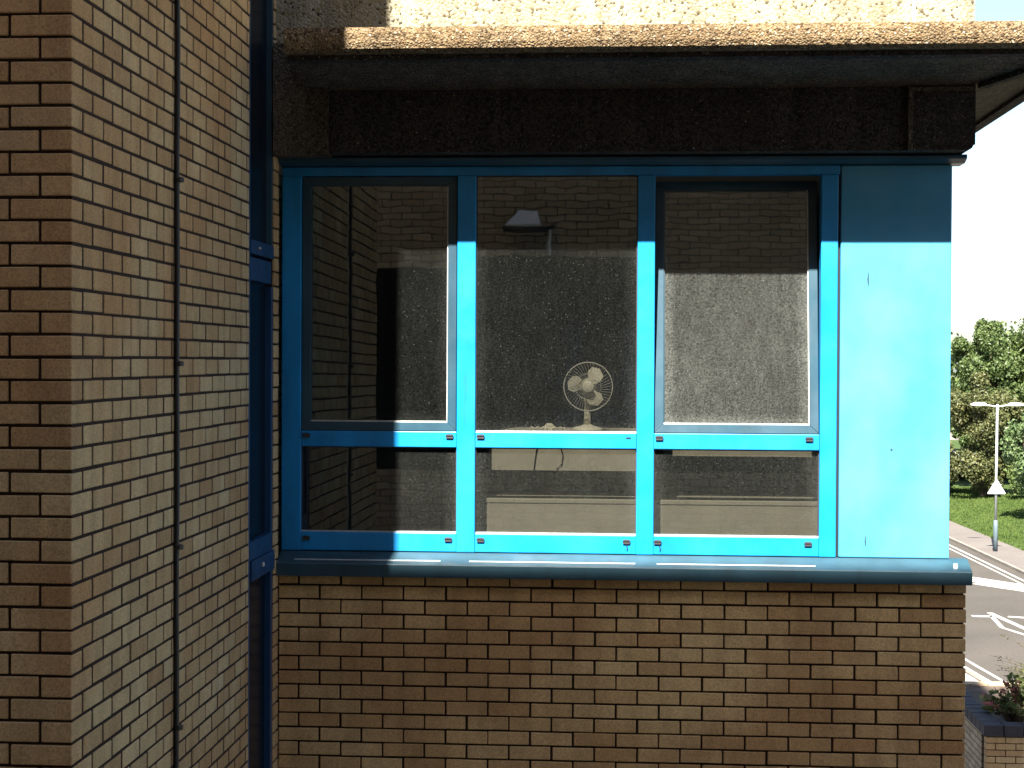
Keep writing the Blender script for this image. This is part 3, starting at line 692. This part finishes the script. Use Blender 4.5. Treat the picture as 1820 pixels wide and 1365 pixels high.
shrub(5.75, 19.0, PZ-.15, .50, .65, 60, 'photinia shrub farther along the planter beyond the picture edge', 'leafP', 14)
def twig(x, y, z):
    t = thing('dark_twiggy_shrub', 'dark fine-leaved shrub arching above the photinia', 'shrub', (x, y, z)); st = MB(); lf = MB()
    for i in range(26):
        a = random.uniform(-.6, 1.4)+3.0; L = random.uniform(.35, .85); p = [Vector((x, y, z))]
        d_ = Vector((.55*math.cos(a), .4*random.uniform(-1, 1), 1.0)).normalized()
        for k in range(6):
            p.append(p[-1]+d_*L*.25); d_ = (d_+Vector((.16*math.cos(a), 0, -.14))).normalized()
        st.tube(p, [.006-.0008*k for k in range(7)], 4)
        for j in range(34):
            u = random.uniform(.35, 1)*5.99; c = p[int(u)].lerp(p[int(u)+1], u % 1)
            e = Vector((random.gauss(0, 1), random.gauss(0, 1), random.gauss(0, 1))).normalized(); s_ = e.cross(d_).normalized()
            lf.poly([c, c+e*.022+s_*.007, c+e*.045, c+e*.022-s_*.007], [(0, 1, 2, 3)])
    st.build('stems', 'bark', t); lf.build('foliage', 'leafC', t)
twig(5.42, 19.75, PZ-.15)

# ------------------------------------------------------------------ street lamp and sign
LX, LY, LZ = 17.4, 76.0, G+.14
lamp = thing('street_lamp', 'slim grey street lamp with two white lanterns on the far pavement', 'street lamp', (LX, LY, LZ))
MB().tube([(LX, LY, LZ), (LX, LY, LZ+1.42), (LX, LY, LZ+1.46)], [.11, .105, .07], 12).build('base_section', 'navysteel', lamp, smooth=True)
MB().tube([(LX, LY, LZ+1.45), (LX+.03, LY, LZ+6.9)], [.068, .05], 10).build('pole', 'steel', lamp, smooth=True)
for s_ in (-1, 1):
    ax = LX+.03
    MB().tube([(ax, LY, LZ+6.78), (ax+s_*.3, LY, LZ+6.83), (ax+s_*.55, LY, LZ+6.87)], .028, 6).build('arm', 'lantern', lamp)
    m = MB(); pr = [(.50, .02, .06), (.60, .10, .10), (.85, .14, .12), (1.10, .11, .09), (1.24, .03, .03)]
    o_ = []; 
    for d_, wy, hz in pr: o_ += [(ax+s_*d_, LY-wy, LZ+6.87), (ax+s_*d_, LY, LZ+6.87+hz), (ax+s_*d_, LY+wy, LZ+6.87), (ax+s_*d_, LY, LZ+6.87-hz*.7)]
    m.poly(o_, [(i*4+k, i*4+(k+1) % 4, i*4+4+(k+1) % 4, i*4+4+k) for i in range(4) for k in range(4)]+[(0, 1, 2, 3), (19, 18, 17, 16)]).build('lantern', 'lantern', lamp, smooth=True)
sg = thing('warning_sign', 'grey back of a triangular road sign fixed to the lamp post', 'road sign', (LX, LY-.09, LZ+2.70))
MB().prism([(LX-.40, LZ+2.70), (LX+.40, LZ+2.70), (LX+.42, LZ+2.74), (LX+.03, LZ+3.38), (LX-.03, LZ+3.38), (LX-.42, LZ+2.74)], 'y', LY-.13, LY-.115).build('sign_plate', 'signback', sg)
for z in (2.85, 3.12): box(LX-.22, LX+.22, LY-.155, LY-.131, LZ+z, LZ+z+.04).build('clamp_bar', 'steel', sg)
for z in (2.85, 3.12): box(LX-.085, LX+.085, LY-.114, LY-.06, LZ+z, LZ+z+.04).build('clamp_bar', 'steel', sg)

# ------------------------------------------------------------------ trees
def tree(x, y, h, rx, rz, zc, label, mat, n, ls, trunk=.18, lean=0, group='trees on the verge'):
    z0 = gz(x, y) if y < 130 else G+.9
    t = thing('broadleaf_tree', label, 'tree', (x, y, z0), group)
    tr = MB(); top = Vector((x+lean, y, z0+h*.8)); base = Vector((x, y, z0-.1))
    tr.tube([base, base.lerp(top, .25), base.lerp(top, .55), top], [trunk, trunk*.8, trunk*.5, trunk*.15], 9)
    lf = MB(); cl = []
    for i in range(60):
        while True:
            p = Vector((random.uniform(-1, 1), random.uniform(-1, 1), random.uniform(-1, 1)))
            if .25 < p.length < 1: break
        p = p.normalized()*(.45+.5*random.random())
        cl.append((Vector((x+lean*.6+p.x*rx, y+p.y*rx, z0+zc+p.z*rz)), random.uniform(.16, .34)*rx))
    for c, r in cl[:14]:
        s0 = base.lerp(top, random.uniform(.3, .75)); tr.tube([s0, s0.lerp(c, .5)+Vector((0, 0, .25)), c], [trunk*.35, trunk*.22, .02], 5)
    for i in range(n):
        c, r = random.choice(cl); d_ = Vector((random.gauss(0, 1), random.gauss(0, 1), random.gauss(0, 1))).normalized()
        p = c+d_*r*(random.random()**.4)*1.05
        if p.z < z0+.3: continue
        e = (d_*.6+Vector((random.gauss(0, .6), random.gauss(0, .6), random.gauss(0, .6)))).normalized(); a = e.cross(Vector((random.gauss(0, 1), random.gauss(0, 1), random.gauss(0, 1)))).normalized(); b = e.cross(a)
        L = ls*random.uniform(.6, 1.3)
        lf.poly([p-a*L*.5, p+b*L*.32+e*L*.1, p+a*L*.5, p-b*L*.32+e*L*.1], [(0, 1, 2, 3)])
    tr.build('trunk', 'bark', t); lf.build('crown', mat, t)
tree(25.2, 112, 12.6, 3.2, 5.6, 6.7, 'tall dark green tree rising just beside the blue panel edge', 'leafA', 32000, .24, .25)
tree(23.0, 104, 7.6, 3.1, 4.0, 3.7, 'bronze green tree low behind the left lantern of the street lamp', 'leafC', 28000, .21, .2)
tree(29.6, 111, 12.4, 3.8, 5.9, 6.7, 'broad mid green tree with rounded top at the right picture edge', 'leafB', 32000, .24, .25)
tree(27.2, 119, 10.6, 3.6, 5.2, 5.2, 'dark tree filling the gap behind the two tallest crowns', 'leafA', 9000, .36, .22)
tree(22.3, 88.5, 6.5, 1.75, 2.6, 4.0, 'young light green tree with slender trunk beside the lamp post', 'leafD', 8000, .19, .09, .15)
tree(27.5, 98, 8.5, 2.8, 4.0, 4.0, 'dark shaded tree behind the young tree at the right edge', 'leafA', 22000, .23, .2)
tree(33.8, 108, 12.0, 3.8, 5.4, 6.4, 'broad green tree beyond the right picture edge', 'leafB', 6000, .36, .25)
tree(20.6, 118, 10.2, 3.2, 5.0, 5.2, 'dark tree mostly hidden behind the blue panel edge', 'leafA', 6500, .36, .22)
for i, (x, y) in enumerate(((16, 150), (23, 154), (30, 152), (37, 150), (44, 148))):
    tree(x, y, 11.5, 5.0, 4.8, 6.3, ['dark distant tree farthest behind the blue panel', 'distant tree behind the bronze green tree', 'distant tree behind the broad green crown', 'distant tree past the right picture edge', 'distant tree farthest to the right beyond the picture edge'][i], 'leafA', 4500, .6, .3, group='distant trees')

for x, y, rx, lb in ((25.6, 101, 1.7, 'low dark bush at the foot of the trees behind the lamp post'), (20.6, 108, 1.5, 'low dark bush beside the blue panel edge'), (30.5, 101, 1.9, 'low bush at the right picture edge behind the young tree')):
    tree(x, y, 2.4, rx, 1.3, 1.2, lb, 'leafB', 6000, .19, .06, group='bushes under the trees')
# ------------------------------------------------------------------ parked car on the far road
cx, cy, cz = 24.0, 123.0, G+.91
car = thing('parked_car', 'white car on the far road half hidden by the bronze tree', 'car', (cx, cy, cz))
prof = [(-2.1, .30), (-2.12, .62), (-1.95, .82), (-1.25, .92), (-.65, 1.38), (.75, 1.42), (1.45, .98), (2.0, .90), (2.1, .60), (2.08, .30)]
MB().prism([(cx+a, cz+b) for a, b in prof], 'y', cy-.85, cy+.85).build('body', 'lantern', car, bevel=.08)
MB().prism([(cx+a, cz+b) for a, b in [(-1.08, .96), (-.60, 1.33), (.05, 1.35), (.05, .96)]], 'y', cy-.875, cy+.875).build('side_window', 'wglass', car)
MB().prism([(cx+a, cz+b) for a, b in [(.12, .96), (.12, 1.35), (.68, 1.36), (1.22, .98)]], 'y', cy-.875, cy+.875).build('side_window', 'wglass', car)
for a in (-1.3, 1.35):
    for s_ in (-1, 1):
        wl = MB().lathe([(.20, -.11), (.32, -.10), (.32, .10), (.20, .11)], (cx+a, cy+s_*.80, cz+.32), 'y', 16).build('wheel', 'rubber', car)
        MB().lathe([(.05, -.13), (.19, -.125), (.19, .125), (.05, .13)], (cx+a, cy+s_*.80, cz+.32), 'y', 12).build('rim', 'steel', wl)
